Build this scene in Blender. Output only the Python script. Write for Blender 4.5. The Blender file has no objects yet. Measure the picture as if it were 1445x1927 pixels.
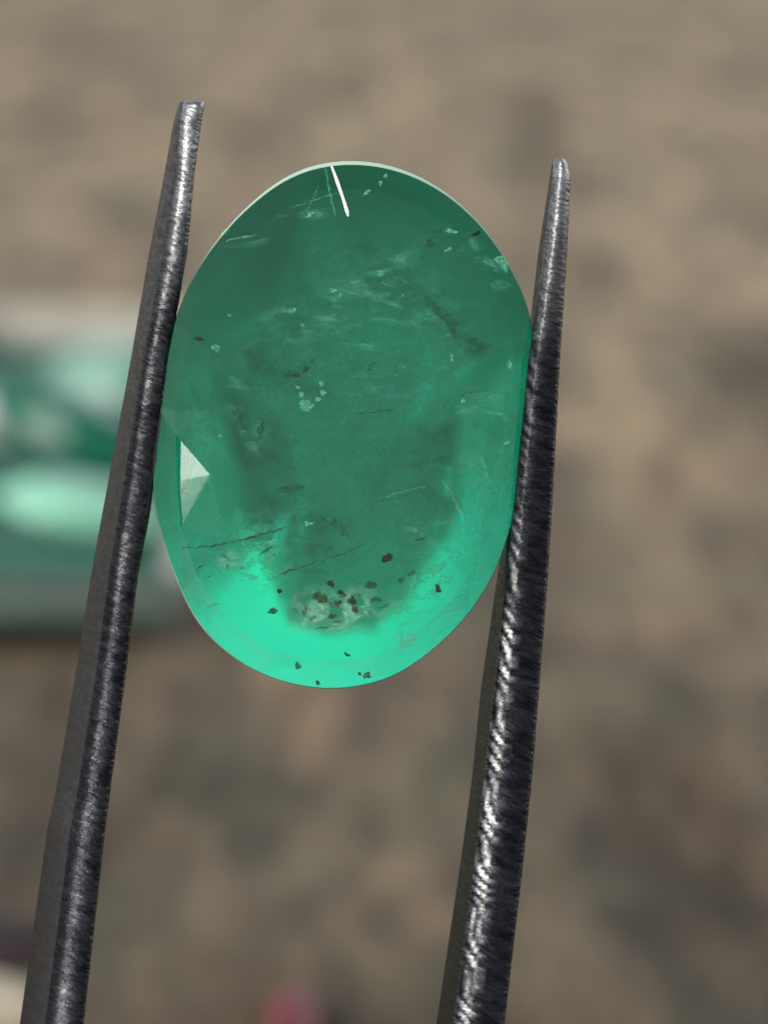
import bpy, bmesh, math, random
from mathutils import Vector, Matrix, noise

# ------------------------------------------------------------------ camera, sky, sun
sc = bpy.context.scene
COL = sc.collection
MM = 0.001
PITCH = math.radians(11)          # camera looks 11 degrees down at the ground
H = 34.0                          # height of the held stone above the ground (mm)
D = 80.0                          # camera to stone (mm)
K = 21.3 / 1927.0                 # mm per photo pixel in the plane of the stone
CX, CY = 722.5, 963.5
XA = Vector((1, 0, 0))
ZA = Vector((0, -math.cos(PITCH), math.sin(PITCH)))   # stage z: from the stone to the camera
YA = ZA.cross(XA)                                     # stage y: up along the tweezers
ORG = Vector((0, 0, H))
STAGE = Matrix((( XA.x, YA.x, ZA.x, ORG.x * MM), (XA.y, YA.y, ZA.y, ORG.y * MM),
                (XA.z, YA.z, ZA.z, ORG.z * MM), (0, 0, 0, 1)))

cam_d = bpy.data.cameras.new('camera')
cam = bpy.data.objects.new('camera', cam_d)
COL.objects.link(cam)
sc.camera = cam
cam.matrix_world = STAGE @ Matrix.Translation((0, 0, D * MM))
cam_d.sensor_fit = 'VERTICAL'
cam_d.sensor_height = 24
cam_d.lens = 24 * D / 21.3
cam_d.clip_start = 0.005
cam_d.clip_end = 3000
cam_d.dof.use_dof = True
cam_d.dof.focus_distance = (D - 0.4) * MM
APERTURE = 1.4                    # mm, lens opening
cam_d.dof.aperture_fstop = (cam_d.lens * 0.001) / (APERTURE * MM)

SUN_ANGLE = 26
Lloc = Vector((-0.62, 0.28, 0.73)).normalized()       # to the light, in stage axes
Lw = (XA * Lloc.x + YA * Lloc.y + ZA * Lloc.z).normalized()
sun_d = bpy.data.lights.new('sun', 'SUN')
sun_d.energy = 1.15
sun_d.angle = math.radians(SUN_ANGLE)
sun_d.color = (1.0, 0.95, 0.87)
sun = bpy.data.objects.new('sun', sun_d)
COL.objects.link(sun)
sun.rotation_euler = Lw.to_track_quat('Z', 'Y').to_euler()
sun.location = (0, 0, 2)

world = bpy.data.worlds.new('World')
sc.world = world
world.use_nodes = True
wn = world.node_tree
wn.nodes.clear()
sky = wn.nodes.new('ShaderNodeTexSky')
sky.sky_type = 'NISHITA'
sky.sun_disc = False
sky.sun_elevation = math.asin(Lw.z)
sky.sun_rotation = math.atan2(Lw.x, Lw.y)
sky.dust_density = 0.45
sky.air_density = 1.0
sky.ozone_density = 0.6
bg = wn.nodes.new('ShaderNodeBackground')
bg.inputs['Strength'].default_value = 0.108
wo = wn.nodes.new('ShaderNodeOutputWorld')
hs = wn.nodes.new('ShaderNodeHueSaturation')          # thin white cloud: a paler sky
hs.inputs['Saturation'].default_value = 0.3
wn.links.new(sky.outputs[0], hs.inputs['Color'])
wn.links.new(hs.outputs[0], bg.inputs[0])
wn.links.new(bg.outputs[0], wo.inputs[0])

sc.view_settings.view_transform = 'Standard'
sc.view_settings.look = 'None'
sc.view_settings.exposure = 0.75
sc.view_settings.gamma = 1.0
sc.render.engine = 'CYCLES'
cy = sc.cycles
cy.max_bounces = 24
cy.transmission_bounces = 20
cy.glossy_bounces = 8
cy.transparent_max_bounces = 24
cy.caustics_reflective = True
cy.caustics_refractive = True
cy.blur_glossy = 0.3
cy.sample_clamp_indirect = 6.0
cy.use_denoising = True

# ------------------------------------------------------------------ helpers
def S(px, py, z=0.0):
    """stage point (mm) seen at a photo pixel, z mm in front of the stone's plane"""
    f = (D - z) / D * K
    return Vector(((px - CX) * f, (CY - py) * f, z))

def W(v):
    return ORG + XA * v.x + YA * v.y + ZA * v.z       # stage mm to world mm

def G(px, py, h=0.0):
    """world point (mm) at height h on the ray of a photo pixel"""
    c = W(Vector((0, 0, D)))
    d = W(S(px, py, 0)) - c
    t = (h - c.z) / d.z
    return c + d * t

def link(name, me, mats=(), parent=None, mw=None):
    o = bpy.data.objects.new(name, me)
    COL.objects.link(o)
    for m in mats:
        me.materials.append(m)
    if parent is not None:
        o.parent = parent
    if mw is not None:
        o.matrix_world = mw
    return o

def mesh(name, verts, faces, mat_idx=None, smooth=False, scale=MM):
    me = bpy.data.meshes.new(name)
    me.from_pydata([tuple(Vector(v) * scale) for v in verts], [], faces)
    me.update()
    if smooth is not False:
        for p in me.polygons:
            p.use_smooth = smooth if isinstance(smooth, bool) else smooth(p)
    me['mi'] = 0
    if mat_idx:
        me['mi'] = 1
    return me

def setmi(me, mi):
    for p, i in zip(me.polygons, mi):
        p.material_index = i

def tag(o, label, cat, group=None):
    o['label'] = label
    o['category'] = cat
    if group:
        o['group'] = group

def empty(name, mw):
    o = bpy.data.objects.new(name, None)
    COL.objects.link(o)
    o.empty_display_size = 0.002
    o.matrix_world = mw
    return o

def fix_normals(me):
    bm = bmesh.new()
    bm.from_mesh(me)
    bmesh.ops.remove_doubles(bm, verts=bm.verts, dist=1e-8)
    bmesh.ops.recalc_face_normals(bm, faces=bm.faces)
    bm.to_mesh(me)
    bm.free()

class NT:
    def __init__(self, name):
        self.m = bpy.data.materials.new(name)
        self.m.use_nodes = True
        self.t = self.m.node_tree
        self.t.nodes.clear()
        self.out = self.n('OutputMaterial')
    def n(self, kind, **kw):
        nd = self.t.nodes.new('ShaderNode' + kind)
        for k, v in kw.items():
            if k.startswith('i_'):
                nd.inputs[k[2:].replace('_', ' ')].default_value = v
            else:
                setattr(nd, k, v)
        return nd
    def l(self, a, b):
        self.t.links.new(a, b)
    def ramp(self, src, stops, interp='LINEAR'):
        r = self.n('ValToRGB')
        r.color_ramp.interpolation = interp
        e = r.color_ramp.elements
        while len(e) < len(stops):
            e.new(0.5)
        for el, (p, c) in zip(e, stops):
            el.position = p
            el.color = c if len(c) == 4 else (*c, 1)
        self.l(src, r.inputs[0])
        return r.outputs[0]
    def coords(self, scale=(1, 1, 1), rot=(0, 0, 0), loc=(0, 0, 0)):
        tc = self.n('TexCoord')
        mp = self.n('Mapping')
        mp.inputs['Scale'].default_value = scale
        mp.inputs['Rotation'].default_value = rot
        mp.inputs['Location'].default_value = loc
        self.l(tc.outputs['Object'], mp.inputs[0])
        return mp.outputs[0]
    def noise(self, vec, scale, detail=3, rough=0.55, dist=0.0):
        t = self.n('TexNoise')
        t.inputs['Scale'].default_value = scale
        t.inputs['Detail'].default_value = detail
        t.inputs['Roughness'].default_value = rough
        t.inputs['Distortion'].default_value = dist
        self.l(vec, t.inputs['Vector'])
        return t.outputs['Fac']
    def math(self, op, a, b=None, clamp=False):
        m = self.n('Math', operation=op, use_clamp=clamp)
        for i, v in enumerate((a, b)):
            if v is None:
                continue
            if isinstance(v, (int, float)):
                m.inputs[i].default_value = v
            else:
                self.l(v, m.inputs[i])
        return m.outputs[0]
    def mix(self, fac, a, b, blend='MIX'):
        m = self.n('Mix', data_type='RGBA', blend_type=blend)
        for s, v in ((0, fac), (6, a), (7, b)):
            if isinstance(v, (int, float)):
                m.inputs[s].default_value = v
            elif isinstance(v, tuple):
                m.inputs[s].default_value = v if len(v) == 4 else (*v, 1)
            else:
                self.l(v, m.inputs[s])
        return m.outputs[2]

def principled(name, col, rough=0.5, metal=0.0, spec=0.5, **kw):
    t = NT(name)
    p = t.n('BsdfPrincipled')
    p.inputs['Base Color'].default_value = (*col, 1)
    p.inputs['Roughness'].default_value = rough
    p.inputs['Metallic'].default_value = metal
    p.inputs['Specular IOR Level'].default_value = spec
    for k, v in kw.items():
        p.inputs[k.replace('_', ' ')].default_value = v
    t.l(p.outputs[0], t.out.inputs[0])
    return t, p

# ------------------------------------------------------------------ ground
def ground_material():
    t, p = principled('bare_soil', (0.3, 0.24, 0.17), 0.9, spec=0.2)
    v = t.coords()
    va = t.coords(scale=(1, 0.21, 1))
    n1 = t.noise(va, 75, 4, 0.6, 0.3)
    n2 = t.noise(va, 210, 3, 0.6, 0.4)
    n5 = t.noise(va, 420, 2, 0.5, 0.2)
    n3 = t.noise(t.coords(loc=(3.1, 1.7, 0.4)), 40, 3, 0.6)
    n4 = t.noise(t.coords(scale=(1, 0.5, 1), loc=(0.7, 5.7, 2.4)), 90, 3, 0.6)
    sep = t.n('SeparateXYZ')
    t.l(t.coords(), sep.inputs[0])
    # soil colour paler farther off, darker nearer, with a ragged border
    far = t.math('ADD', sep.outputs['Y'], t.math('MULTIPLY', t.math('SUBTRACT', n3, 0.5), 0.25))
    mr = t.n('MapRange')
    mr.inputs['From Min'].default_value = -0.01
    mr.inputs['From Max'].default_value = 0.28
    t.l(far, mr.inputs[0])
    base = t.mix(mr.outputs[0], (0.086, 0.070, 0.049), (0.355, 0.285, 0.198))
    mott = t.ramp(n1, [(0.3, (0.40, 0.40, 0.39)), (0.5, (1, 1, 1)), (0.68, (1.58, 1.46, 1.32))])
    c = t.mix(1.0, base, mott, 'MULTIPLY')
    mott2 = t.ramp(n2, [(0.3, (0.62, 0.65, 0.67)), (0.5, (1, 1, 1)), (0.68, (1.34, 1.26, 1.2))])
    c = t.mix(1.0, c, mott2, 'MULTIPLY')
    c = t.mix(1.0, c, t.ramp(n5, [(0.32, (0.75, 0.76, 0.77)), (0.5, (1, 1, 1)), (0.66, (1.18, 1.15, 1.12))]), 'MULTIPLY')
    tint = t.ramp(n4, [(0.35, (0.94, 1.03, 0.98)), (0.5, (1, 1, 1)), (0.64, (1.06, 0.98, 0.95))])
    c = t.mix(1.0, c, tint, 'MULTIPLY')
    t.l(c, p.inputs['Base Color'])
    b = t.n('Bump')
    b.inputs['Strength'].default_value = 0.6
    b.inputs['Distance'].default_value = 0.002
    t.l(t.noise(v, 700, 4), b.inputs['Height'])
    t.l(b.outputs[0], p.inputs['Normal'])
    return t.m

def build_ground():
    # one sheet: fine near the camera's view, then out to the horizon
    xs = [-900, -60, -8, -2, -0.6] + [-0.4 + 0.016 * i for i in range(51)] + [0.6, 2, 8, 60, 900]
    ys = [-900, -60, -8, -2, -0.5] + [-0.2 + 0.016 * i for i in range(51)] + [0.8, 2, 8, 60, 900]
    verts, faces = [], []
    for y in ys:
        for x in xs:
            z = 0.0
            if abs(x) < 0.5 and -0.3 < y < 0.7:
                z = 0.0022 * noise.noise(Vector((x * 22, y * 22, 0))) + 0.001 * noise.noise(Vector((x * 60, y * 60, 3)))
            verts.append((x, y, z))
    nx = len(xs)
    for j in range(len(ys) - 1):
        for i in range(nx - 1):
            a = j * nx + i
            faces.append((a, a + 1, a + 1 + nx, a + nx))
    me = mesh('ground', verts, faces, smooth=True, scale=1)
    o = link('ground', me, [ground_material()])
    o['kind'] = 'structure'
build_ground()

# ------------------------------------------------------------------ the held emerald
CG = (645.0, 800.0)
OUT = [(335, 590), (367, 515), (412, 448), (470, 385), (540, 332), (600, 309), (655, 303), (705, 306), (770, 324), (830, 356),
       (880, 397), (925, 448), (960, 503), (985, 557), (1000, 612), (1002, 680), (996, 760), (988, 840), (979, 915), (966, 975), (952, 1018),
       (936, 1065), (903, 1125), (860, 1180), (800, 1234), (740, 1273), (680, 1291), (625, 1297), (560, 1290),
       (490, 1267), (420, 1222), (372, 1170), (335, 1095), (308, 1020), (291, 945), (288, 880), (292, 800), (303, 720), (316, 655)]
_pol = sorted((math.atan2(CG[1] - y, x - CG[0]) % (2 * math.pi), math.hypot(x - CG[0], CG[1] - y)) for x, y in OUT)
def radius_at(th):
    th %= 2 * math.pi
    n = len(_pol)
    for i in range(n):
        a0, r0 = _pol[i]
        a1, r1 = _pol[(i + 1) % n]
        if i == n - 1:
            a1 += 2 * math.pi
        t = th if th >= a0 else th + 2 * math.pi
        if a0 <= t < a1:
            am, rm = _pol[i - 1]
            an, rn = _pol[(i + 2) % n]
            u = (t - a0) / (a1 - a0)
            h = a1 - a0
            m0 = (r1 - rm) / ((a1 - am) % (2 * math.pi)) * h
            m1 = (rn - r0) / ((an - a0) % (2 * math.pi)) * h
            u2, u3 = u * u, u * u * u
            return (2 * u3 - 3 * u2 + 1) * r0 + (u3 - 2 * u2 + u) * m0 + (-2 * u3 + 3 * u2) * r1 + (u3 - u2) * m1
    return _pol[0][1]
_N = 720
_RT = [radius_at(2 * math.pi * i / _N) for i in range(_N)]
_RT = [sum(_RT[(i + k) % _N] * w for k, w in zip(range(-9, 10), [1] * 19)) / 19 for i in range(_N)]
def outline(th, s=1.0):
    f = (th % (2 * math.pi)) / (2 * math.pi) * _N
    i = int(f) % _N
    r = _RT[i] * (1 - f % 1) + _RT[(i + 1) % _N] * (f % 1)
    return CG[0] + s * r * math.cos(th), CG[1] - s * r * math.sin(th)
def radial(px, py):
    th = math.atan2(CG[1] - py, px - CG[0])
    x, y = outline(th)
    return math.hypot(px - CG[0], py - CG[1]) / math.hypot(x - CG[0], y - CG[1])

Z_TABLE, Z_MID, Z_GIRD = 0.42, 0.385, 0.20
S_TABLE, S_MID = 0.70, 0.90
Z_CUL = -2.0
ROUGH_PAV, WAVY = 0.26, 0.10
GEM_COL, GEM_DENS = (0.05, 0.95, 0.91, 1), 1050
Z_CENTRE = -1.55
KEEL_X, KEEL_Y = 0.03, -0.01
SLOPES = [(0, 35.6), (60, 33.6), (90, 33.6), (150, 34.6), (178, 37.1), (194, 40.1), (235, 40.6), (255, 36.6), (270, 34.6), (290, 36.1), (308, 39.9), (338, 40.4), (352, 38.1), (360, 35.6)]
TILT_X, TILT_Y = -0.045, -0.07     # the crown leans a little
def lean(p):
    q = S(p[0], p[1])
    c = S(CG[0], CG[1])
    return TILT_X * (q.x - c.x) + TILT_Y * (q.y - c.y)
# the flat middle of the pavilion (the "window"), cut lopsided as in the stone
WIN = [(700, 372), (800, 388), (895, 445), (945, 545), (955, 650), (905, 740), (856, 830), (846, 950), (775, 1105), (700, 1180), (610, 1188),
       (540, 1165), (498, 1040), (466, 890), (420, 770), (392, 655), (500, 590), (548, 490), (590, 400)]
_win = sorted((math.atan2(CG[1] - y, x - CG[0]) % (2 * math.pi), x, y) for x, y in WIN)

def gem_material():
    """one glass for the whole stone; face attribute 'finish': 0 polished crown, 1 worn pavilion, 2 frosted girdle"""
    t = NT('emerald_glass')
    v = t.coords()
    at = t.n('Attribute', attribute_name='finish')
    fin = at.outputs['Fac']
    worn = t.math('COMPARE', fin, 1.0)
    worn.node.inputs[2].default_value = 0.25
    frost = t.math('GREATER_THAN', fin, 1.5)        # girdle and rubbed facets
    g = t.n('BsdfPrincipled')
    t.l(t.mix(worn, (0.60, 0.96, 0.88), (0.000003, 0.68, 0.25)), g.inputs['Base Color'])
    g.inputs['IOR'].default_value = 1.47
    g.inputs['Transmission Weight'].default_value = 1.0
    rough = t.math('ADD', t.math('ADD', t.math('MULTIPLY', worn, ROUGH_PAV), t.math('MULTIPLY', frost, 0.5)), 0.06)
    rough = t.math('ADD', rough, t.math('MULTIPLY', t.math('GREATER_THAN', fin, 2.5), 0.27))
    t.l(rough, g.inputs['Roughness'])
    b2 = t.n('Bump')
    b2.inputs['Distance'].default_value = 0.0003
    t.l(t.math('MULTIPLY', worn, WAVY), b2.inputs['Strength'])
    t.l(t.noise(v, 450, 4, 0.6, 0.5), b2.inputs['Height'])
    t.l(b2.outputs[0], g.inputs['Normal'])
    va = t.n('VolumeAbsorption')
    va.inputs['Color'].default_value = GEM_COL
    va.inputs['Density'].default_value = GEM_DENS
    df = t.n('BsdfDiffuse')
    df.inputs[0].default_value = (0.72, 0.95, 0.78, 1)
    mx = t.n('MixShader')
    gir = t.math('COMPARE', fin, 2.0)
    gir.node.inputs[2].default_value = 0.25
    t.l(t.math('MULTIPLY', gir, 0.75), mx.inputs[0])
    t.l(g.outputs[0], mx.inputs[1])
    t.l(df.outputs[0], mx.inputs[2])
    t.l(mx.outputs[0], t.out.inputs[0])
    t.l(va.outputs[0], t.out.inputs[1])
    return t.m

def build_gem():
    N, SUB = 14, 24
    th0 = math.atan2(-(893 - CG[1]), 395 - CG[0])
    verts, faces, mi = [], [], []
    def add(p, z):
        verts.append(S(p[0], p[1], z))
        return len(verts) - 1
    def face(f, m=0):
        faces.append(f)
        mi.append(m)
    st = 2 * math.pi / N
    def addc(p, z):
        return add(p, z + lean(p))
    table = [addc((395, 893) if i == 0 else outline(th0 + i * st, S_TABLE), Z_TABLE) for i in range(N)]
    mids = []
    for i in range(N):                                    # mid i lies between table i and i + 1
        p = {0: (341, 992), N - 1: (331, 818)}.get(i) or outline(th0 + (i + 0.5) * st, S_MID)
        mids.append(addc(p, Z_MID - {0: 0.03, N - 1: 0.03}.get(i, 0.0)))
    ridge = []
    for i in range(N):
        p = (334, 906) if i == 0 else outline(th0 + i * st, S_MID + 0.005)
        ridge.append(addc(p, Z_MID + (0.008 if i else -0.03)))
    # one facet at the left was cut too deep: its floor lies below its neighbours
    lo_c, lo_a, lo_m = addc((341, 993), Z_MID - 0.11), addc((331, 818), Z_MID - 0.24), addc((333, 906), Z_MID - 0.150)
    gf, gb = [], []
    NG = N * SUB
    for k in range(NG):
        th = th0 + k * st / SUB
        x, y = outline(th, 0.996)
        up = max(0.0, math.sin(th))
        gf.append(add((x, y + 5.0 * up ** 7), Z_MID + lean((x, y)) - 0.06))
        x, y = outline(th, 1.0)
        gb.append(add((x, y), -Z_GIRD))
    face(tuple(table))                                    # table
    n0 = len(faces)
    for i in range(N):
        a, b = table[i], table[(i + 1) % N]
        m, mp = mids[i], mids[i - 1]
        r = ridge[i]
        face((a, m, b))                                   # star facet
        if i == 0:
            face((a, lo_m, lo_c))
            face((a, lo_a, lo_m))
            face((a, lo_c, m))
            face((a, mp, lo_a))
            face((m, lo_c, lo_m, r))
            face((r, lo_m, lo_a, mp))
        else:
            face((a, r, m))                               # upper halves of the bezel
            face((a, mp, r))
        g0 = i * SUB
        face((r, gf[g0], m))
        face((mp, gf[g0], r))
        for k in range(SUB):                              # break facets down to the girdle
            face((m, gf[g0 + k], gf[(g0 + k + 1) % NG]))
    for k in range(NG):
        k2 = (k + 1) % NG
        face((gf[k], gb[k], gb[k2], gf[k2]), 1)
    # pavilion: sloping facets in to the lopsided window, then a low keel
    def steep(th):                                        # side slope in degrees, round the stone
        t = math.degrees(th) % 360
        tab = SLOPES
        for (a, p), (b, q) in zip(tab, tab[1:]):
            if a <= t <= b:
                return p + (q - p) * (t - a) / (b - a)
    def win_at(th):
        th %= 2 * math.pi
        for a, b in zip(_win, _win[1:] + _win[:1]):
            b0 = b[0] if b[0] > a[0] else b[0] + 2 * math.pi
            t = th if th >= a[0] else th + 2 * math.pi
            if a[0] <= t <= b0:
                u = (t - a[0]) / (b0 - a[0])
                return a[1] + (b[1] - a[1]) * u, a[2] + (b[2] - a[2]) * u
        return _win[0][1:]
    # a finely divided, softly worn surface: side slopes down to a nearly flat, lopsided window
    RINGS = 110
    c0 = S(CG[0], CG[1])
    prev = gb
    rows = []
    for k in range(NG):
        th = th0 + k * st / SUB
        gx, gy = outline(th)
        x, y = win_at(th)
        L = math.hypot(gx - CG[0], gy - CG[1]) * K
        dw = max(0.3, math.hypot(gx - x, gy - y) * K)
        w = S(x, y)
        zw = -Z_GIRD - dw * math.tan(math.radians(steep(th)))
        prof = []
        for r in range(RINGS):
            u = r / RINGS
            d = u * L
            q = S(gx + (CG[0] - gx) * u, gy + (CG[1] - gy) * u)
            if d < dw:
                z = -Z_GIRD + (zw + Z_GIRD) * d / dw
            else:
                g = (d - dw) / (L - dw)
                e = min(1.0, g / 0.55)
                e = e * e * (3 - 2 * e)
                z = (zw + (Z_CENTRE - zw) * g) * (1 - e) + (Z_CENTRE + KEEL_X * (q.x - c0.x) + KEEL_Y * (q.y - c0.y)) * e
            prof.append(z)
        for _ in range(55):
            prof = [prof[0]] + [0.25 * prof[r - 1] + 0.5 * prof[r] + 0.25 * prof[min(RINGS - 1, r + 1)] for r in range(1, RINGS)]
        rows.append((gx, gy, prof))
    for r in range(1, RINGS):
        ring = []
        u = r / RINGS
        for gx, gy, prof in rows:
            px, py = gx + (CG[0] - gx) * u, gy + (CG[1] - gy) * u
            wob = 0.010 * noise.noise(Vector((px * 0.012, py * 0.012, 1.7))) + 0.004 * noise.noise(Vector((px * 0.03, py * 0.03, 4.4)))
            ring.append(add((px, py), prof[r] + wob * min(1.0, r / 10)))
        for k in range(NG):
            k2 = (k + 1) % NG
            face((prev[k], ring[k], ring[k2], prev[k2]), 2)
        prev = ring
    cul = add(CG, sum(p[2][-1] for p in rows) / NG)
    for k in range(NG):
        face((prev[k], cul, prev[(k + 1) % NG]), 2)
    me = mesh('emerald', verts, faces)
    for p in me.polygons:
        p.use_smooth = mi[p.index] == 2
    fa = me.attributes.new('finish', 'FLOAT', 'FACE')
    for i, q in enumerate(mi):
        fa.data[i].value = {0: 0.0, 1: 2.0, 2: 1.0, 3: 3.0}[q]
    bm = bmesh.new()
    bm.from_mesh(me)
    bmesh.ops.recalc_face_normals(bm, faces=bm.faces)
    bm.to_mesh(me)
    bm.free()
    sh = {}
    for p in me.polygons:
        for k in p.edge_keys:
            sh[k] = sh.get(k, False) or mi[p.index] != 2
    sa = me.attributes.new('sharp_edge', 'BOOLEAN', 'EDGE')
    for e in me.edges:
        sa.data[e.index].value = sh[tuple(sorted(e.vertices))]
    bm = bmesh.new()
    bm.from_mesh(me)
    bmesh.ops.triangulate(bm, faces=bm.faces)
    bm.to_mesh(me)
    bm.free()
    o = link('emerald', me, [gem_material()], None, STAGE)
    tag(o, 'large oval faceted green emerald gripped between the two tweezer tips', 'gemstone')
    return o
gem = build_gem()

# ------------------------------------------------------------------ tweezers
def interp(tab, y):
    for a, b in zip(tab, tab[1:]):
        if y <= b[0]:
            u = (y - a[0]) / (b[0] - a[0])
            return [p + (q - p) * u for p, q in zip(a[1:], b[1:])]
    return list(tab[-1][1:])

def steel(name, rough, col, scratch, wear=0.0, blot=1.0):
    t, p = principled(name, col, rough, 1.0)
    def scratched(ang, sc_, det):
        a = t.coords(rot=(0, 0, math.radians(ang)))
        mp = t.n('Mapping')
        mp.inputs['Scale'].default_value = sc_
        t.l(a, mp.inputs[0])
        return t.noise(mp.outputs[0], 1.0, det, 0.65, 0.2)
    n = scratched(24, (1300, 9000, 1300), 4)
    n2 = scratched(30, (3500, 8000, 3500), 3)
    b = t.n('Bump')
    b.inputs['Strength'].default_value = scratch
    b.inputs['Distance'].default_value = 0.00005
    t.l(t.math('ADD', n, t.math('MULTIPLY', n2, 0.6)), b.inputs['Height'])
    t.l(b.outputs[0], p.inputs['Normal'])
    t.l(t.ramp(n2, [(0.3, (rough * 0.7,) * 3), (0.7, (min(1, rough * 1.35),) * 3)]), p.inputs['Roughness'])
    lo, hi = 1 - 0.5 * blot, 1 + 0.8 * blot
    cc = t.ramp(scratched(20, (1800, 6000, 1800), 4), [(0.35, tuple(c * lo for c in col)), (0.5, col), (0.68, tuple(min(1, c * hi) for c in col))])
    if wear:                                              # points and edges painted paler for their glints
        w = t.n('Attribute', attribute_name='wear').outputs['Fac']
        patch = t.ramp(t.noise(t.coords(scale=(1200, 1200, 1200)), 1.0, 3), [(0.3, (0.35,) * 3), (0.65, (1, 1, 1))])
        cc = t.mix(t.math('MULTIPLY', t.math('MULTIPLY', w, wear), patch, True), cc, (0.62, 0.62, 0.62))
    t.l(cc, p.inputs['Base Color'])
    return t.m

# photo stations: y, outer/inner edges and the ridge between the two visible faces (photo pixels), z of the ridge (mm)
LEFT = [(191, 340, 347, 384, 0.30), (197, 336, 346, 385, 0.36), (234, 326, 344, 379, 0.40), (331, 309, 338, 366, 0.42), (476, 281, 318, 353, 0.45),
        (674, 247, 278, 319, 0.50), (885, 208, 248, 293, 0.58), (966, 193, 236, 283, 0.62), (1087, 171, 218, 260, 0.7),
        (1249, 146, 198, 240, 0.9), (1491, 105, 162, 208, 1.4), (1560, 90, 150, 199, 1.6), (1927, 38, 104, 158, 2.6), (2300, -16, 60, 118, 3.8)]
RIGHT = [(299, 1040, 1043, 1062, 0.30), (308, 1038, 1041, 1068, 0.36), (335, 1034, 1040, 1073, 0.40), (470, 1013, 1025, 1067, 0.44), (590, 999, 1009, 1059, 0.48),
         (680, 988, 995, 1053, 0.5), (780, 976, 985, 1048, 0.55), (930, 959, 970, 1040, 0.62), (1080, 936, 955, 1031, 0.75),
         (1300, 904, 932, 1014, 1.0), (1463, 888, 914, 1001, 1.35), (1625, 866, 896, 984, 1.75), (1927, 821, 857, 949, 2.6), (2300, 766, 810, 908, 3.8)]

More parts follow.
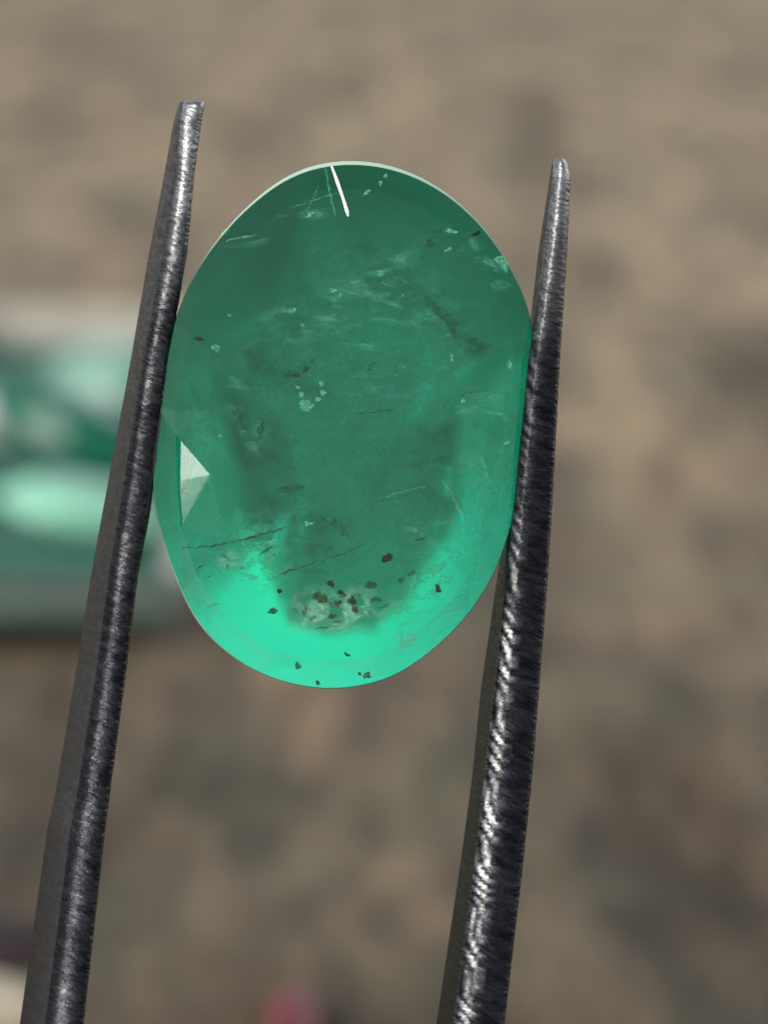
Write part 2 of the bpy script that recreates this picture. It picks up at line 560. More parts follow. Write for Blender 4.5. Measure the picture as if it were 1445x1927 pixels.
def build_tine(tab, side, parent, seed):
    rnd = random.Random(seed)
    y0, y1 = tab[0][0], tab[-1][0]
    step = 2.2
    n = int((y1 - y0) / step)
    rows, glints = [], []
    for j in range(n + 1):
        y = y0 + (y1 - y0) * j / n
        xl, xm, xr, zr = interp(tab, y)
        th = 1.25 + 0.6 * min(1.0, (y - y0) / 900)        # thickness of the tine front to back
        tipf = min(1.0, (y - y0) / 60.0)
        th *= 0.55 + 0.45 * tipf
        w = xr - xm
        if side < 0:        # left tine: smooth outer face on the left, rough front face
            sec = [(xl + 6, zr - th, 1), (xl, zr - th * 0.8, 1), (xl + 0.35 * (xm - xl), zr - th * 0.46, 1), (xl + 0.72 * (xm - xl), zr - 0.21, 1),
                   (xl + 0.9 * (xm - xl), zr - 0.09, 0), (xm + 1, zr - 0.035, 0), (xm + 0.18 * w, zr - 0.005, 0), (xm + 0.34 * w, zr + 0.012, 0), (xm + 0.5 * w, zr + 0.02, 0),
                   (xm + 0.65 * w, zr + 0.015, 0), (xm + 0.8 * w, zr - 0.005, 0), (xr - 5, zr - 0.05, 0), (xr - 1, zr - 0.16, 0),
                   (xr, zr - 0.34, 2), (xr, zr - th * 0.75, 2), (xr - 5, zr - th, 2)]
        else:               # right tine: smooth inner face on the left, then a filed chamfer and the front face
            i = xm - xl
            c = min(0.42 * w, 16 + 12 * min(1.0, max(0.0, (y - 900) / 500)))
            r = w - c
            sec = [(xl + 3, zr - th, 1), (xl, zr - th * 0.9, 1), (xl + 0.5 * i, zr - th * 0.55, 1), (xl + 0.85 * i, zr - 0.30, 1),
                   (xm - 1, zr - 0.17, 0), (xm + 0.2 * c, zr - 0.105, 0), (xm + 0.45 * c, zr - 0.07, 0), (xm + 0.72 * c, zr - 0.03, 0), (xm + c, zr - 0.005, 0),
                   (xm + c + 0.3 * r, zr, 0), (xm + c + 0.6 * r, zr - 0.03, 0), (xr - 6, zr - 0.10, 0), (xr - 2, zr - 0.2, 0),
                   (xr, zr - 0.36, 2), (xr, zr - th * 0.7, 2), (xr - 6, zr - th, 2)]
        row = []
        for k, (x, z, m) in enumerate(sec):
            p = S(x, y, z)
            if m == 0:      # filed surface: fine crosswise furrows
                lean = 0.45 if side < 0 else 0.5 + 1.3 * min(1.0, max(0.0, (y - 1000) / 300)) * (1 if k < 9 else 0.2)
                q = Vector((x * 0.03 + seed, (y - lean * x) * (0.15 if lean < 1 else 0.085), 0.0))
                q2 = Vector((x * 0.10, (y - lean * x) * 0.34, 7.0 + seed))
                q3 = Vector((x * 0.16, y * 0.11, 3.0 + seed))
                a = noise.noise(q) * (0.008 if lean > 1 and k < 9 else 0.009) + noise.noise(q2) * 0.011 + noise.noise(q3) * 0.010
                a *= 0.55 + 0.9 * max(0.0, noise.noise(Vector((x * 0.02, y * 0.022, 5.0 + seed))) + 0.35)
                p.z += a * (1.0 if 5 <= k <= 11 else 0.6)
                if k >= 11 or (side > 0 and k in (4, 5)):
                    p.x += noise.noise(q2 * 1.1) * 0.024
                if y - y0 < 34:                           # chamfered point
                    u = 1 - (y - y0) / 34
                    p.z += min(1.0, 2.2 * u) * 0.0018 * (x - 0.5 * (xl + xr)) - 0.055 * u
            elif m == 1:
                p.z += noise.noise(Vector((x * 0.02, y * 0.05, seed + 3))) * 0.008
            else:
                p.x += noise.noise(Vector((3.3, y * 0.2, seed))) * 0.012
            tipw = max(0.0, 1 - (y - y0) / 420) ** 1.6
            if side < 0:
                edge = {4: 0.25, 5: 0.7, 6: 0.85, 7: 0.6, 8: 0.4, 9: 0.35, 10: 0.3}.get(k, 0) * max(0.14, 1 - (y - y0) / 750)
            else:
                low = min(1.0, max(0.0, (y - 1040) / 250))
                edge = {4: 0.3, 5: 0.8, 6: 0.9, 7: 0.75, 8: 0.35}.get(k, 0) * (0.25 + 0.75 * low)
            st_ = 0.36 + 0.8 * noise.noise(Vector((x * 0.07, (y - (0.6 if side < 0 else 1.7) * x) * 0.16, 9.0 + seed))) + 0.7 * noise.noise(Vector((x * 0.02, y * 0.012, 2.0 + seed)))
            if m == 0 and y - y0 < 34:
                edge, st_ = 1.0, 1.2
            if side > 0 and 4 <= k <= 8 and y > 640:          # slanting file strokes along the inner edge, their glints painted in
                ph = (y - 1.75 * (x - xm)) / 36.0 + 1.6 * noise.noise(Vector((y * 0.012, 1.0, seed)))
                f_ = ph - math.floor(ph)
                amp = noise.cell(Vector((math.floor(ph) * 1.37 + 0.5, 3.1, 0.7)))
                s_ = max(0.0, 1 - abs(f_ - 0.5) / 0.30)
                grow = min(1.0, max(0.15, (y - 900) / 350))
                st_ = min(1.0, 1.6 * s_) * max(0.0, 0.30 + 1.3 * abs(amp)) * grow
                edge = {4: 0.5, 5: 1.0, 6: 1.0, 7: 0.8, 8: 0.25}[k]
                row_p = p
                row_p.z -= 0.007 * (1 - s_) * grow
            glints.append(min(1.0, (tipw if m == 0 else 0) * (0.55 + 0.6 * st_) + edge * max(0, st_)))  # how far the steel is painted paler as a sun glint
            row.append(p)
        rows.append(row)
    M = len(rows[0])
    verts = [p for r in rows for p in r]
    kinds = [m for _, _, m in sec]
    faces, mi = [], []
    for j in range(n):
        for k in range(M):
            k2 = (k + 1) % M
            faces.append((j * M + k, (j + 1) * M + k, (j + 1) * M + k2, j * M + k2))
            smooth_side = (k in (0, 1, 2) or k >= 13)
            mi.append(1 if smooth_side else 0)
    faces.append(tuple(range(M)))
    mi.append(0)
    faces.append(tuple(n * M + k for k in reversed(range(M))))
    mi.append(0)
    me = mesh('tine', verts, faces)
    at = me.attributes.new('wear', 'FLOAT', 'POINT')
    for i, w in enumerate(glints):
        at.data[i].value = w
    setmi(me, mi)
    bm = bmesh.new()
    bm.from_mesh(me)
    bmesh.ops.recalc_face_normals(bm, faces=bm.faces)
    bm.to_mesh(me)
    bm.free()
    for p in me.polygons:
        p.use_smooth = True
    o = link('tine', me, [STEEL_ROUGH, STEEL_SMOOTH if side < 0 else STEEL_INNER], parent)
    return o

STEEL_ROUGH = steel('filed_steel', 0.3, (0.026, 0.026, 0.031), 0.9, 1.0)
STEEL_SMOOTH = steel('satin_steel', 0.45, (0.062, 0.060, 0.063), 0.15, 0.1, 0.25)
STEEL_INNER = steel('dull_inner_steel', 0.5, (0.028, 0.033, 0.027), 0.3, 0.0, 0.4)

def build_tweezers():
    root = empty('tweezers', STAGE @ Matrix.Translation(S(490, 4100, 52) * MM))
    inv = root.matrix_world.inverted() @ STAGE
    a = build_tine(LEFT, -1, root, 11)
    b = build_tine(RIGHT, 1, root, 47)
    # out of the frame the two arms run on and meet in a heel
    def arm(tab, inner):
        y, xl, xm, xr, zr = tab[-1]
        ends = [(S(xl, y, zr - 1.0), S(xr, y, zr - 1.0)), (S(xl - 30, 2850, 12.0), S(xr - 30, 2850, 12.0)),
                (S(xl + 60 if inner < 0 else 560, 3500, 32.0), S(xr + 60 if inner < 0 else 720, 3500, 32.0)),
                (S(390 if inner < 0 else 490, 4100, 52.0), S(480 if inner < 0 else 580, 4100, 52.0))]
        verts, faces = [], []
        for l, r in ends:
            for p, dz in ((l, 0.7), (r, 0.7), (r, -0.7), (l, -0.7)):
                verts.append(p + Vector((0, 0, dz)))
        for i in range(len(ends) - 1):
            for k in range(4):
                faces.append((4 * i + k, 4 * i + 4 + k, 4 * i + 4 + (k + 1) % 4, 4 * i + (k + 1) % 4))
        faces += [(0, 1, 2, 3), (len(verts) - 1, len(verts) - 2, len(verts) - 3, len(verts) - 4)]
        me = mesh('arm', verts, faces)
        fix_normals(me)
        return link('arm', me, [STEEL_SMOOTH], root)
    for o in (a, b, arm(LEFT, -1), arm(RIGHT, 1)):
        o.matrix_parent_inverse = Matrix.Identity(4)
        o.matrix_local = inv
    tag(root, 'dark filed steel tweezers whose two tines grip the oval emerald', 'tweezers')
    return root
tweezers = build_tweezers()

# ------------------------------------------------------------------ what lies inside the emerald (children of it)
def z_surf(px, py):
    s = radial(px, py)
    t = lean((px, py))
    if s < S_TABLE:
        return Z_TABLE + t
    if s < S_MID:
        return t + Z_TABLE + (Z_MID - Z_TABLE) * (s - S_TABLE) / (S_MID - S_TABLE)
    u = min(1.0, (s - S_MID) / (1 - S_MID))
    return Z_MID + t - 0.06 * u

def matte(name, col, rough=0.6, spec=0.3):
    return principled(name, col, rough, 0.0, spec)[0].m

def crystal_material(name, col):
    t, p = principled(name, col, 0.8, spec=0.0)
    t.l(t.ramp(t.noise(t.coords(), 9000, 3), [(0.35, tuple(c * 0.5 for c in col)), (0.65, tuple(min(1, c * 1.6) for c in col))]), p.inputs['Base Color'])
    return t.m
M_DARK = crystal_material('dark_crystal', (0.004, 0.035, 0.010))
M_BROWN = crystal_material('brown_crystal', (0.05, 0.13, 0.04))
M_GREEN = crystal_material('green_crystal', (0.01, 0.20, 0.12))
def silver():
    t = NT('silvery_fracture')
    p = t.n('BsdfPrincipled')
    p.inputs['Base Color'].default_value = (0.55, 0.95, 0.75, 1)
    p.inputs['Roughness'].default_value = 0.5
    p.inputs['Metallic'].default_value = 0.3
    tr = t.n('BsdfTransparent')
    m = t.n('MixShader')
    t.l(t.ramp(t.noise(t.coords(), 14000, 3, 0.7), [(0.36, (0.0, 0.0, 0.0)), (0.62, (0.85, 0.85, 0.85))]), m.inputs[0])
    t.l(tr.outputs[0], m.inputs[1])
    t.l(p.outputs[0], m.inputs[2])
    t.l(m.outputs[0], t.out.inputs[0])
    return t.m
M_SILVER = silver()

def veil_material(name, col, lo, hi, strength, scale, stretch=(1, 1, 1), rot=0.0, through=0.5):
    t = NT(name)
    v = t.coords(scale=stretch, rot=(0, 0, rot))
    n = t.noise(v, scale, 5, 0.62, 0.6)
    mr = t.n('MapRange', interpolation_type='SMOOTHSTEP')
    mr.inputs['From Min'].default_value = lo
    mr.inputs['From Max'].default_value = hi
    t.l(n, mr.inputs[0])
    edge = t.n('Attribute', attribute_name='edge').outputs['Fac']
    fac = t.math('MULTIPLY', t.math('MULTIPLY', mr.outputs[0], edge), strength, True)
    d = t.n('BsdfDiffuse')
    d.inputs[0].default_value = (*col, 1)
    tl = t.n('BsdfTranslucent')
    tl.inputs[0].default_value = (*col, 1)
    m1 = t.n('MixShader')
    m1.inputs[0].default_value = through
    t.l(d.outputs[0], m1.inputs[1])
    t.l(tl.outputs[0], m1.inputs[2])
    tr = t.n('BsdfTransparent')
    m2 = t.n('MixShader')
    t.l(fac, m2.inputs[0])
    t.l(tr.outputs[0], m2.inputs[1])
    t.l(m1.outputs[0], m2.inputs[2])
    t.l(m2.outputs[0], t.out.inputs[0])
    return t.m

def in_gem(name, me, mats):
    o = link(name, me, mats, gem)
    o.matrix_parent_inverse = Matrix.Identity(4)
    return o

def crystal(px, py, rx, ry, mat, name='crystal_inclusion', depth=0.05, rot=0.0, seed=0):
    bm = bmesh.new()
    bmesh.ops.create_icosphere(bm, subdivisions=3, radius=1.0)
    depth += 0.25 * abs(noise.noise(Vector((px * 0.31, py * 0.17, 2.2))))
    z = z_surf(px, py) - depth - ry * K * 0.5
    c = S(px, py, z)
    R = Matrix.Rotation(rot, 3, 'Z')
    for v in bm.verts:
        a = 0.85 + 0.9 * noise.noise(v.co * 1.3 + Vector((px * 0.37, py * 0.11, seed))) + 0.55 * noise.noise(v.co * 3.1 + Vector((py * 0.7, px * 0.3, seed)))
        p = Vector((v.co.x * rx * a, v.co.y * ry * a, v.co.z * min(rx, ry) * 0.5 * a)) * K
        v.co = (c + R @ p) * MM
    me = bpy.data.meshes.new(name)
    bm.to_mesh(me)
    bm.free()
    return in_gem(name, me, [mat])

def crack(pts, r, mat, name='hairline_crack', depth=0.06, jit=2.0, seed=1):
    rnd = random.Random(seed + int(pts[0][0]))
    path = []
    for (x0, y0), (x1, y1) in zip(pts, pts[1:]):
        n = max(2, int(math.hypot(x1 - x0, y1 - y0) / 7))
        for i in range(n):
            u = i / n
            path.append((x0 + (x1 - x0) * u + rnd.uniform(-jit, jit), y0 + (y1 - y0) * u + rnd.uniform(-jit, jit)))
    path.append(pts[-1])
    verts, faces = [], []
    for i, (x, y) in enumerate(path):
        xa, ya = path[max(0, i - 1)]
        xb, yb = path[min(len(path) - 1, i + 1)]
        L = math.hypot(xb - xa, yb - ya) or 1
        nx, ny = -(yb - ya) / L, (xb - xa) / L
        w = r * rnd.uniform(0.35, 1.25) * min(1.0, 0.25 + i / 2.0, 0.25 + (len(path) - 1 - i) / 2.0)
        z = z_surf(x, y) - depth
        verts += [S(x + nx * w, y + ny * w, z), S(x, y, z + w * K * 0.8), S(x - nx * w, y - ny * w, z), S(x, y, z - w * K * 2.5)]
    for i in range(len(path) - 1):
        for k in range(4):
            faces.append((4 * i + k, 4 * i + (k + 1) % 4, 4 * i + 4 + (k + 1) % 4, 4 * i + 4 + k))
    e = 4 * (len(path) - 1)
    faces += [(3, 2, 1, 0), (e, e + 1, e + 2, e + 3)]
    me = mesh(name, verts, faces)
    fix_normals(me)
    return in_gem(name, me, [mat])

def veil(poly, mat, depth=0.12, relief=0.05, name='cloudy_veil', n=22, soft=0.35):
    """a thin healed fracture: a crumpled sheet over a photo-pixel polygon"""
    cx = sum(p[0] for p in poly) / len(poly)
    cy_ = sum(p[1] for p in poly) / len(poly)
    m = len(poly)
    rings, around = 7, 40
    def on(a):
        f = a * m
        i = int(f) % m
        u = f - int(f)
        x0, y0 = poly[i]
        x1, y1 = poly[(i + 1) % m]
        return x0 + (x1 - x0) * u, y0 + (y1 - y0) * u
    verts, faces, ed = [], [], []
    def put(x, y, e):
        q = Vector((x * 0.02, y * 0.02, cx * 0.1))
        verts.append(S(x, y, z_surf(x, y) - depth + relief * noise.noise(q)))
        ed.append(e)
    put(cx, cy_, 1.0)
    for r in range(1, rings + 1):
        f = r / rings
        for k in range(around):
            x, y = on(k / around)
            put(cx + (x - cx) * f, cy_ + (y - cy_) * f, min(1.0, (1 - f) / soft))
    for k in range(around):
        faces.append((0, 1 + k, 1 + (k + 1) % around))
        for r in range(rings - 1):
            a, b = 1 + r * around, 1 + (r + 1) * around
            faces.append((a + k, b + k, b + (k + 1) % around, a + (k + 1) % around))
    me = mesh(name, verts, faces, smooth=True)
    at = me.attributes.new('edge', 'FLOAT', 'POINT')
    for i, e in enumerate(ed):
        at.data[i].value = e
    return in_gem(name, me, [mat])

def build_inclusions():
    for x, y, rx, ry, m, rot in [
            (729, 1050, 11, 6, M_DARK, 0.3), (657, 1131, 9, 15, M_DARK, 0.2), (646, 1124, 6, 6, M_BROWN, 0), (635, 1137, 8, 5, M_BROWN, 0.5),
            (576, 1152, 9, 8, M_BROWN, 0.4), (622, 1099, 9, 5, M_DARK, -0.6), (606, 1126, 15, 8, M_BROWN, 0.2), (668, 1148, 7, 6, M_BROWN, 0),
            (824, 1108, 4, 9, M_DARK, 0.25), (653, 1232, 5, 2.5, M_DARK, -0.5), (598, 1284, 3, 5, M_DARK, 0.4), (677, 1268, 3, 3, M_DARK, 0),
            (690, 1271, 6, 6, M_GREEN, 0), (561, 1253, 5, 6, M_GREEN, 0.5), (895, 441, 11, 4, M_DARK, 0.35), (822, 433, 7, 5, M_GREEN, 0),
            (808, 460, 9, 8, M_GREEN, 0), (374, 639, 10, 3, M_DARK, -0.2), (512, 1150, 8, 5, M_GREEN, 0), (527, 1113, 5, 4, M_DARK, 0), (697, 1100, 11, 7, M_GREEN, 0),
            (660, 1143, 6, 7, M_DARK, 0.8), (649, 1133, 9, 8, M_BROWN, 0.3), (615, 1140, 10, 6, M_BROWN, 0.9), (597, 1118, 7, 6, M_BROWN, 0), (672, 1120, 6, 4, M_BROWN, 0), (590, 1165, 9, 3, M_BROWN, 0.3), (625, 1160, 8, 4, M_BROWN, 0.1), (706, 1128, 10, 5, M_GREEN, 0), (640, 1115, 5, 4, M_DARK, 0),
            (640, 1170, 13, 3, M_BROWN, 0.2), (725, 1140, 12, 3, M_GREEN, 0.3), (756, 1092, 6, 4, M_GREEN, 0.3), (775, 1078, 9, 4, M_GREEN, 0.4),
            (790, 1015, 10, 3, M_GREEN, 0.2), (630, 985, 26, 6, M_GREEN, -0.5), (650, 1003, 10, 7, M_GREEN, -0.7), (545, 920, 24, 7, M_GREEN, 0.1),
            (560, 700, 30, 9, M_GREEN, 0.6), (450, 790, 4, 22, M_GREEN, 0.15), (490, 812, 6, 18, M_GREEN, -0.2), (700, 690, 10, 5, M_GREEN, 0.7)]:
        crystal(x, y, rx, ry, m, rot=rot)
    for x, y, rx, ry, rot in [
            (561, 729, 4, 3, 0), (567, 744, 5, 6, 0.3), (576, 764, 13, 9, -0.2), (605, 722, 4, 5, 0.3), (607, 740, 5, 7, -0.3), (598, 752, 6, 4, 0.2),
            (725, 332, 5, 3, 0.8), (716, 345, 3, 5, 0), (690, 362, 8, 3, 0.7), (795, 341, 3, 6, 0.5), (946, 497, 8, 12, 0.5), (939, 488, 9, 5, 0.2),
            (848, 436, 11, 4, -0.3), (843, 470, 7, 3, 0.4), (953, 833, 6, 3, 0.4), (683, 1143, 5, 3, -0.3), (569, 613, 3, 3, 0), (628, 548, 5, 4, 0),
            (641, 556, 3, 4, 0), (716, 515, 6, 5, 0.4), (550, 584, 7, 4, 0.3), (433, 594, 3, 2, 0), (758, 556, 2.5, 2.5, 0), (850, 672, 2.5, 7, 0),
            (415, 820, 5, 2.5, -0.2), (871, 755, 4, 3, 0), (583, 405, 7, 4, 0.6), (424, 438, 9, 4, 0.7), (958, 687, 4, 8, 0.2), (408, 655, 6, 9, 0.6),
            (508, 1052, 7, 5, 0.2), (515, 1020, 9, 4, 0.3), (580, 985, 8, 4, -0.2)]:
        crystal(x, y, rx, ry, M_SILVER, 'silvery_speck', 0.02, rot)
    for pts, r in [([(516, 1086), (560, 1068), (610, 1052), (662, 1036), (692, 1018)], 2.6), ([(583, 1077), (612, 1053)], 2.2),
                   ([(340, 1033), (395, 1028), (450, 1016), (500, 1003), (545, 990)], 2.8), ([(486, 1046), (500, 1036), (514, 1026)], 4.0),
                   ([(413, 1043), (424, 1048), (438, 1058)], 2.4), ([(426, 1061), (429, 1068), (426, 1074)], 2.6), ([(371, 1074), (376, 1066), (388, 1062)], 2.8),
                   ([(386, 1087), (399, 1082)], 3.2), ([(450, 1072), (460, 1069)], 2.2), ([(395, 1142), (415, 1136)], 2.0), ([(690, 950), (735, 938), (800, 925)], 1.4),
                   ([(590, 1185), (640, 1176)], 2.0), ([(665, 780), (700, 776), (745, 770)], 3.0), ([(860, 745), (890, 738), (920, 735)], 3.0)]:
        crack(pts, r * 0.62, M_GREEN)
    for pts, r in [([(611, 316), (617, 345), (622, 372), (632, 408)], 1.8), ([(545, 392), (590, 378), (640, 362)], 1.0), ([(833, 905), (846, 925), (858, 945)], 1.8),
                   ([(858, 945), (868, 965), (877, 984)], 2.8), ([(906, 860), (915, 885), (922, 912)], 1.8), ([(710, 940), (760, 925), (805, 915)], 0.9),
                   ([(425, 455), (455, 446), (482, 442)], 2.6), ([(600, 348), (575, 402)], 1.0), ([(565, 1120), (600, 1112)], 1.6)]:
        crack(pts, r, M_SILVER, 'pale_fracture', 0.03)
    # white sliver painting the reflection along a facet edge near the top
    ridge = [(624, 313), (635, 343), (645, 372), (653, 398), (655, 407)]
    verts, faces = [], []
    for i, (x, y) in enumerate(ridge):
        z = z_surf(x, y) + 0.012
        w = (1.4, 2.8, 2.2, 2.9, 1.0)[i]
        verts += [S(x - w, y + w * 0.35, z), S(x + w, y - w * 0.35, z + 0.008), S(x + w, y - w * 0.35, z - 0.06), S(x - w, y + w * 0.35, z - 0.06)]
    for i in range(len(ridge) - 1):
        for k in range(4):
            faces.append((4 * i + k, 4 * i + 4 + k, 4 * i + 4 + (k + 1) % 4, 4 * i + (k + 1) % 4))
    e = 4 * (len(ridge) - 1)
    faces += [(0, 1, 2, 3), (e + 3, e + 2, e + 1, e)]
    me = mesh('edge_glint', verts, faces)
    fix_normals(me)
    in_gem('edge_glint', me, [principled('painted_glint', (0.95, 0.97, 0.96), 0.45, 0.3)[0].m])

    pale = (0.42, 0.62, 0.50)
    v_haze = veil_material('milky_haze', (0.33, 0.56, 0.40), 0.22, 0.66, 0.68, 1100)
    v_smoke = veil_material('smoky_zone', (0.01, 0.16, 0.10), 0.40, 0.75, 0.45, 1700, (0.8, 1.25, 1), math.radians(-30))
    v_wisp = veil_material('wispy_veil', (0.55, 0.85, 0.70), 0.48, 0.72, 0.75, 2600, (0.55, 1.3, 1), math.radians(-22))
    v_pale = veil_material('pale_fissure', (0.80, 1.0, 0.72), 0.38, 0.64, 1.0, 3000, through=0.2)
    v_dark = veil_material('dark_feather', (0.0, 0.20, 0.12), 0.36, 0.56, 0.9, 3200, (0.8, 1.2, 1), math.radians(35))
    v_glow = veil_material('glassy_flake', (0.55, 1.0, 0.8), 0.35, 0.6, 0.9, 4500)
    veil([(560, 400), (700, 375), (830, 400), (920, 500), (950, 640), (890, 740), (855, 840), (850, 980), (790, 1110), (700, 1180), (545, 1185), (510, 1000), (450, 850), (400, 660), (530, 560)],
         v_haze, 0.75, 0.3, soft=0.25)
    v_milk = veil_material('milky_green', (0.16, 0.85, 0.50), 0.20, 0.62, 0.62, 1300, (1, 0.7, 1))
    v_rag = veil_material('ragged_flakes', (0.20, 1.0, 0.62), 0.44, 0.60, 0.85, 3600, (0.8, 1.2, 1), math.radians(-15))
    veil([(865, 715), (965, 680), (978, 800), (958, 930), (925, 1005), (850, 970), (835, 850)], v_milk, 0.30, 0.1, soft=0.45)
    veil([(312, 660), (390, 640), (440, 780), (470, 930), (400, 1010), (318, 990), (300, 830)], v_milk, 0.35, 0.1, soft=0.5)
    veil([(430, 945), (500, 970), (560, 1040), (540, 1120), (470, 1130), (425, 1050)], v_rag, 0.12, 0.05, 'ragged_flake', soft=0.5)
    veil([(690, 1165), (760, 1075), (850, 990), (905, 1030), (840, 1130), (745, 1195)], v_rag, 0.15, 0.05, 'ragged_flake', soft=0.6)
    veil([(430, 620), (560, 540), (700, 600), (680, 760), (520, 800), (430, 740)], v_smoke, 0.5, 0.2)
    veil([(430, 740), (520, 760), (570, 900), (520, 990), (450, 900)], v_smoke, 0.4, 0.2)
    veil([(510, 950), (640, 960), (700, 1060), (600, 1110), (530, 1090)], v_smoke, 0.5, 0.2)
    veil([(760, 780), (850, 740), (860, 900), (800, 960), (700, 900)], v_smoke, 0.6, 0.2)
    veil([(620, 470), (820, 480), (930, 600), (860, 760), (640, 800), (520, 700)], v_wisp, 0.35, 0.15)
    veil([(400, 640), (520, 570), (640, 520), (830, 430), (870, 470), (740, 560), (600, 640), (440, 700)], v_wisp, 0.12)
    veil([(405, 470), (470, 420), (575, 385), (640, 365), (640, 400), (540, 450), (450, 480)], v_wisp, 0.1)
    veil([(830, 410), (880, 430), (930, 480), (980, 560), (960, 600), (900, 500), (820, 460)], v_wisp, 0.08)
    veil([(470, 930), (560, 960), (600, 1040), (540, 1100), (500, 1080), (480, 1000)], v_wisp, 0.1)
    veil([(690, 1010), (760, 990), (880, 960), (900, 1000), (800, 1050), (740, 1090), (690, 1060)], v_wisp, 0.1)
    veil([(850, 730), (960, 690), (985, 740), (955, 900), (900, 960), (850, 900)], v_wisp, 0.15)
    veil([(380, 640), (440, 700), (520, 780), (500, 900), (430, 800)], v_wisp, 0.2)
    veil([(536, 1190), (535, 1120), (580, 1100), (640, 1095), (715, 1100), (760, 1140), (715, 1180), (650, 1200), (590, 1196)], v_pale, 0.1, 0.03, 'pale_fissure', soft=0.6)
    veil([(793, 548), (840, 580), (878, 628), (950, 660), (915, 676), (880, 672), (850, 640), (835, 605), (800, 578)], v_dark, 0.08, 0.03, 'dark_feather', soft=0.35)
    veil([(740, 1190), (765, 1180), (788, 1198), (780, 1215), (750, 1225), (738, 1210)], v_glow, 0.06, 0.03, 'bright_flake', soft=0.4)
    veil([(405, 1035), (440, 1028), (470, 1045), (450, 1075), (420, 1080), (400, 1060)], v_glow, 0.06, 0.03, 'bright_flake', soft=0.5)
build_inclusions()

# ------------------------------------------------------------------ what lies on the ground behind
def at_world(v):
    return Matrix.Translation(v * MM)

def stone_mesh(name, rx, ry, rz, seed, facets=9):
    """small cut stone: table, crown and girdle facets above a flat foot"""
    rnd = random.Random(seed)
    verts, faces = [], []
    rows = [(0.62, 0.0), (0.95, 0.30), (1.0, 0.45), (0.82, 0.78), (0.52, 1.0)]
    for s, h in rows:
        for k in range(facets):
            a = 2 * math.pi * (k + 0.5 * (rows.index((s, h)) % 2)) / facets
            j = 1 + rnd.uniform(-0.05, 0.05)
            verts.append(Vector((rx * s * j * math.cos(a), ry * s * j * math.sin(a), rz * h)))
    for r in range(len(rows) - 1):
        for k in range(facets):
            k2 = (k + 1) % facets
            a, b = r * facets, (r + 1) * facets
            if r % 2 == 0:
                faces += [(a + k, a + k2, b + k), (a + k2, b + k2, b + k)]
            else:
                faces += [(a + k, a + k2, b + k2), (a + k, b + k2, b + k)]
    faces.append(tuple(reversed(range(facets))))
    faces.append(tuple((len(rows) - 1) * facets + k for k in range(facets)))
    return mesh(name, verts, faces)

def pebble_mesh(name, rx, ry, rz, seed):
    bm = bmesh.new()
    bmesh.ops.create_icosphere(bm, subdivisions=3, radius=1)
    for v in bm.verts:
        a = 1 + 0.28 * noise.noise(v.co * 1.1 + Vector((seed, 0, 0))) + 0.06 * noise.noise(v.co * 4 + Vector((seed, 2, 0)))
        v.co = Vector((v.co.x * rx * a, v.co.y * ry * a, max(-0.8, v.co.z) * rz * a)) * MM
    me = bpy.data.meshes.new(name)
    bm.to_mesh(me)
    bm.free()
    for p in me.polygons:
        p.use_smooth = True
    return me

def stone_mat(name, col, rough=0.25, spec=0.4):
    t, p = principled(name, col, rough, 0.0, spec)
    t.l(t.ramp(t.noise(t.coords(), 500, 3), [(0.3, tuple(c * 0.75 for c in col)), (0.7, tuple(min(1, c * 1.15) for c in col))]), p.inputs['Base Color'])
    return t.m

def build_tray():
    f = G(350, 1238, 0)
    x1 = f.x
    y0 = f.y
    y1 = G(405, 690, 0).y
    x0 = G(-420, 1188, 0).x
    root = empty('gem_tray', at_world(Vector(((x0 + x1) / 2, (y0 + y1) / 2, 0))))
    tag(root, 'pale plastic gem tray lying out of focus behind the left tine', 'tray')
    m = stone_mat('pale_plastic', (0.56, 0.52, 0.45), 0.4, 0.4)
    mg = stone_mat('shaded_plastic', (0.10, 0.14, 0.12), 0.4, 0.4)  # front wall: plastic colour darkened to paint the shade on it
    mf = stone_mat('shadow_foot', (0.02, 0.02, 0.018), 0.8, 0.2)  # near-black colour paints the contact shadow under the tray
    lin = stone_mat('pale_lining', (0.01, 0.15, 0.09), 0.5, 0.3)
    cx, cyy = (x0 + x1) / 2, (y0 + y1) / 2
    def box(name, a, b, mat, bev=0.4):
        bm = bmesh.new()
        bmesh.ops.create_cube(bm, size=1)
        for v in bm.verts:
            v.co = Vector([(p + q) / 2 - o + c * (q - p) for p, q, o, c in zip(a, b, (cx, cyy, 0), v.co)])
        bmesh.ops.bevel(bm, geom=list(bm.edges), offset=bev, segments=2, affect='EDGES')
        bmesh.ops.scale(bm, vec=(MM,) * 3, verts=bm.verts)
        me = bpy.data.meshes.new(name)
        bm.to_mesh(me)
        bm.free()
        o = link(name, me, [mat], root)
        o.matrix_parent_inverse = Matrix.Identity(4)
        return o
    T = 1.6
    box('base', (x0 + 4, y0 + 5, 0.0), (x1 - 4, y1 - 4, 1.5), mf, 0.2)
    box('floor', (x0 + T + 0.02, y0 + T + 0.02, 1.52), (x1 - T - 0.02, y1 - T - 0.02, 2.2), lin, 0.2)
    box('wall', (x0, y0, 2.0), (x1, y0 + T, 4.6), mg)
    box('wall', (x0, y1 - T, 1.5), (x1, y1, 5.0), m)
    box('wall', (x0, y0 + T + 0.02, 1.5), (x0 + T, y1 - T - 0.02, 4.5), m)
    box('wall', (x1 - T, y0 + T + 0.02, 1.5), (x1, y1 - T - 0.02, 4.2), m)
    return root
build_tray()

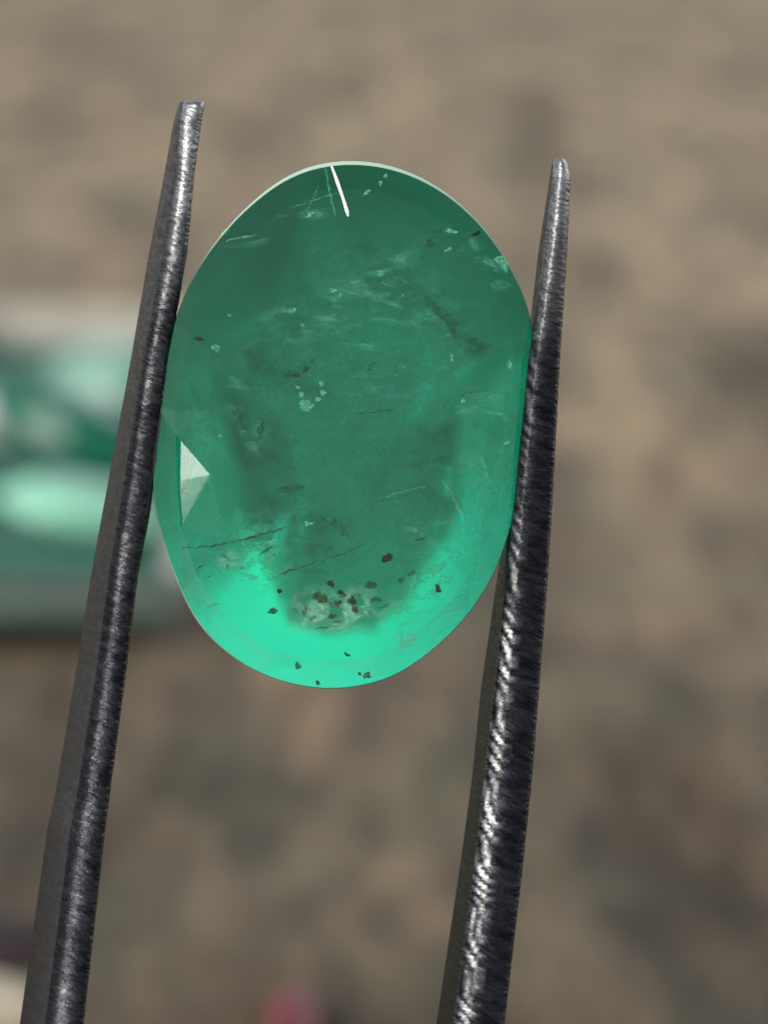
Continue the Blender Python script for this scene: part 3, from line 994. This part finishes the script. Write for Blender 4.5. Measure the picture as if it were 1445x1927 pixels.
def on_tray(name, px, py, rx, ry, rz, mat, label, cat, seed, rz_rot=0.0, pebble=False, tip=0.0):
    p = G(px, py, 2.2 + rz * 0.45)
    p.z = 2.22
    if pebble:
        me = pebble_mesh(name, rx, ry, rz, seed)
        p.z += rz * 0.8
    else:
        me = stone_mesh(name, rx, ry, rz, seed)
    p.z += rx * 0.62 * abs(math.sin(tip))                 # a leaning stone stands on its lower edge
    o = link(name, me, [mat], None, at_world(p) @ Matrix.Rotation(tip, 4, 'Y') @ Matrix.Rotation(rz_rot, 4, 'Z'))
    tag(o, label, cat, 'loose stones lying in the tray')
    return o
on_tray('cut_stone', 150, 985, 5.6, 3.6, 3.2, stone_mat('mint_stone', (0.34, 0.74, 0.53)), 'pale mint cut stone along the near wall of the tray', 'gemstone', 3, 0.35, tip=math.radians(13))
on_tray('cut_stone', 130, 860, 7.2, 4.4, 4.2, stone_mat('deep_green_stone', (0.0, 0.13, 0.075)), 'deep green cut stone behind the pale mint one', 'gemstone', 5, -0.3, tip=math.radians(22))
on_tray('cut_stone', 120, 1078, 8.0, 2.2, 2.0, stone_mat('dark_green_stone', (0.0, 0.12, 0.07)), 'narrow dark green stone nearest the front of the tray', 'gemstone', 8)
on_tray('cut_stone', 215, 725, 5.4, 4.6, 5.0, stone_mat('grey_green_stone', (0.22, 0.44, 0.34)), 'greyish pale green stone at the back of the tray', 'gemstone', 12)
on_tray('pearl', -8, 808, 2.2, 2.2, 2.2, stone_mat('white_pearl', (0.85, 0.9, 0.85), 0.2), 'round white bead at the left edge of the photo', 'bead', 15, 0, True)

def on_ground(name, px, py, rx, ry, rz, mat, label, cat, seed, rot=0.0):
    p = G(px, py, rz * 0.4)
    p.z = rz * 0.78
    o = link(name, pebble_mesh(name, rx, ry, rz, seed), [mat], None, at_world(p) @ Matrix.Rotation(rot, 4, 'Z'))
    tag(o, label, cat)
on_ground('pebble', -12, 1925, 1.9, 2.4, 1.5, stone_mat('beige_pebble', (0.72, 0.62, 0.45), 0.7, 0.2), 'small beige pebble in the lower left corner', 'pebble', 21)
on_ground('pebble', -6, 1815, 2.4, 2.6, 1.2, stone_mat('shadow_lump', (0.05, 0.035, 0.035), 0.7, 0.2), 'dark purplish lump standing for the shadow behind the beige pebble', 'pebble', 31)  # dark lump added in place of the beige pebble's shadow

def build_red():
    p = G(552, 1942, 1.0)
    verts, faces = [], []
    prof = [(0.0, -9.0), (0.9, -9.0), (1.15, -8.7), (1.15, 1.2), (1.05, 1.9), (0.7, 2.5), (0.0, 2.75)]
    n = 20
    for r, y in prof:
        for k in range(n):
            a = 2 * math.pi * k / n
            verts.append(Vector((r * math.cos(a), y, r * math.sin(a))))
    for i in range(len(prof) - 1):
        for k in range(n):
            faces.append((i * n + k, i * n + (k + 1) % n, (i + 1) * n + (k + 1) % n, (i + 1) * n + k))
    me = mesh('red_peg', verts, faces, smooth=True)
    fix_normals(me)
    p.z = 1.15
    o = link('red_peg', me, [stone_mat('red_plastic', (0.20, 0.03, 0.03), 0.5, 0.3)], None, at_world(p))
    tag(o, 'round ended red peg lying on the ground at the bottom edge', 'peg')
build_red()
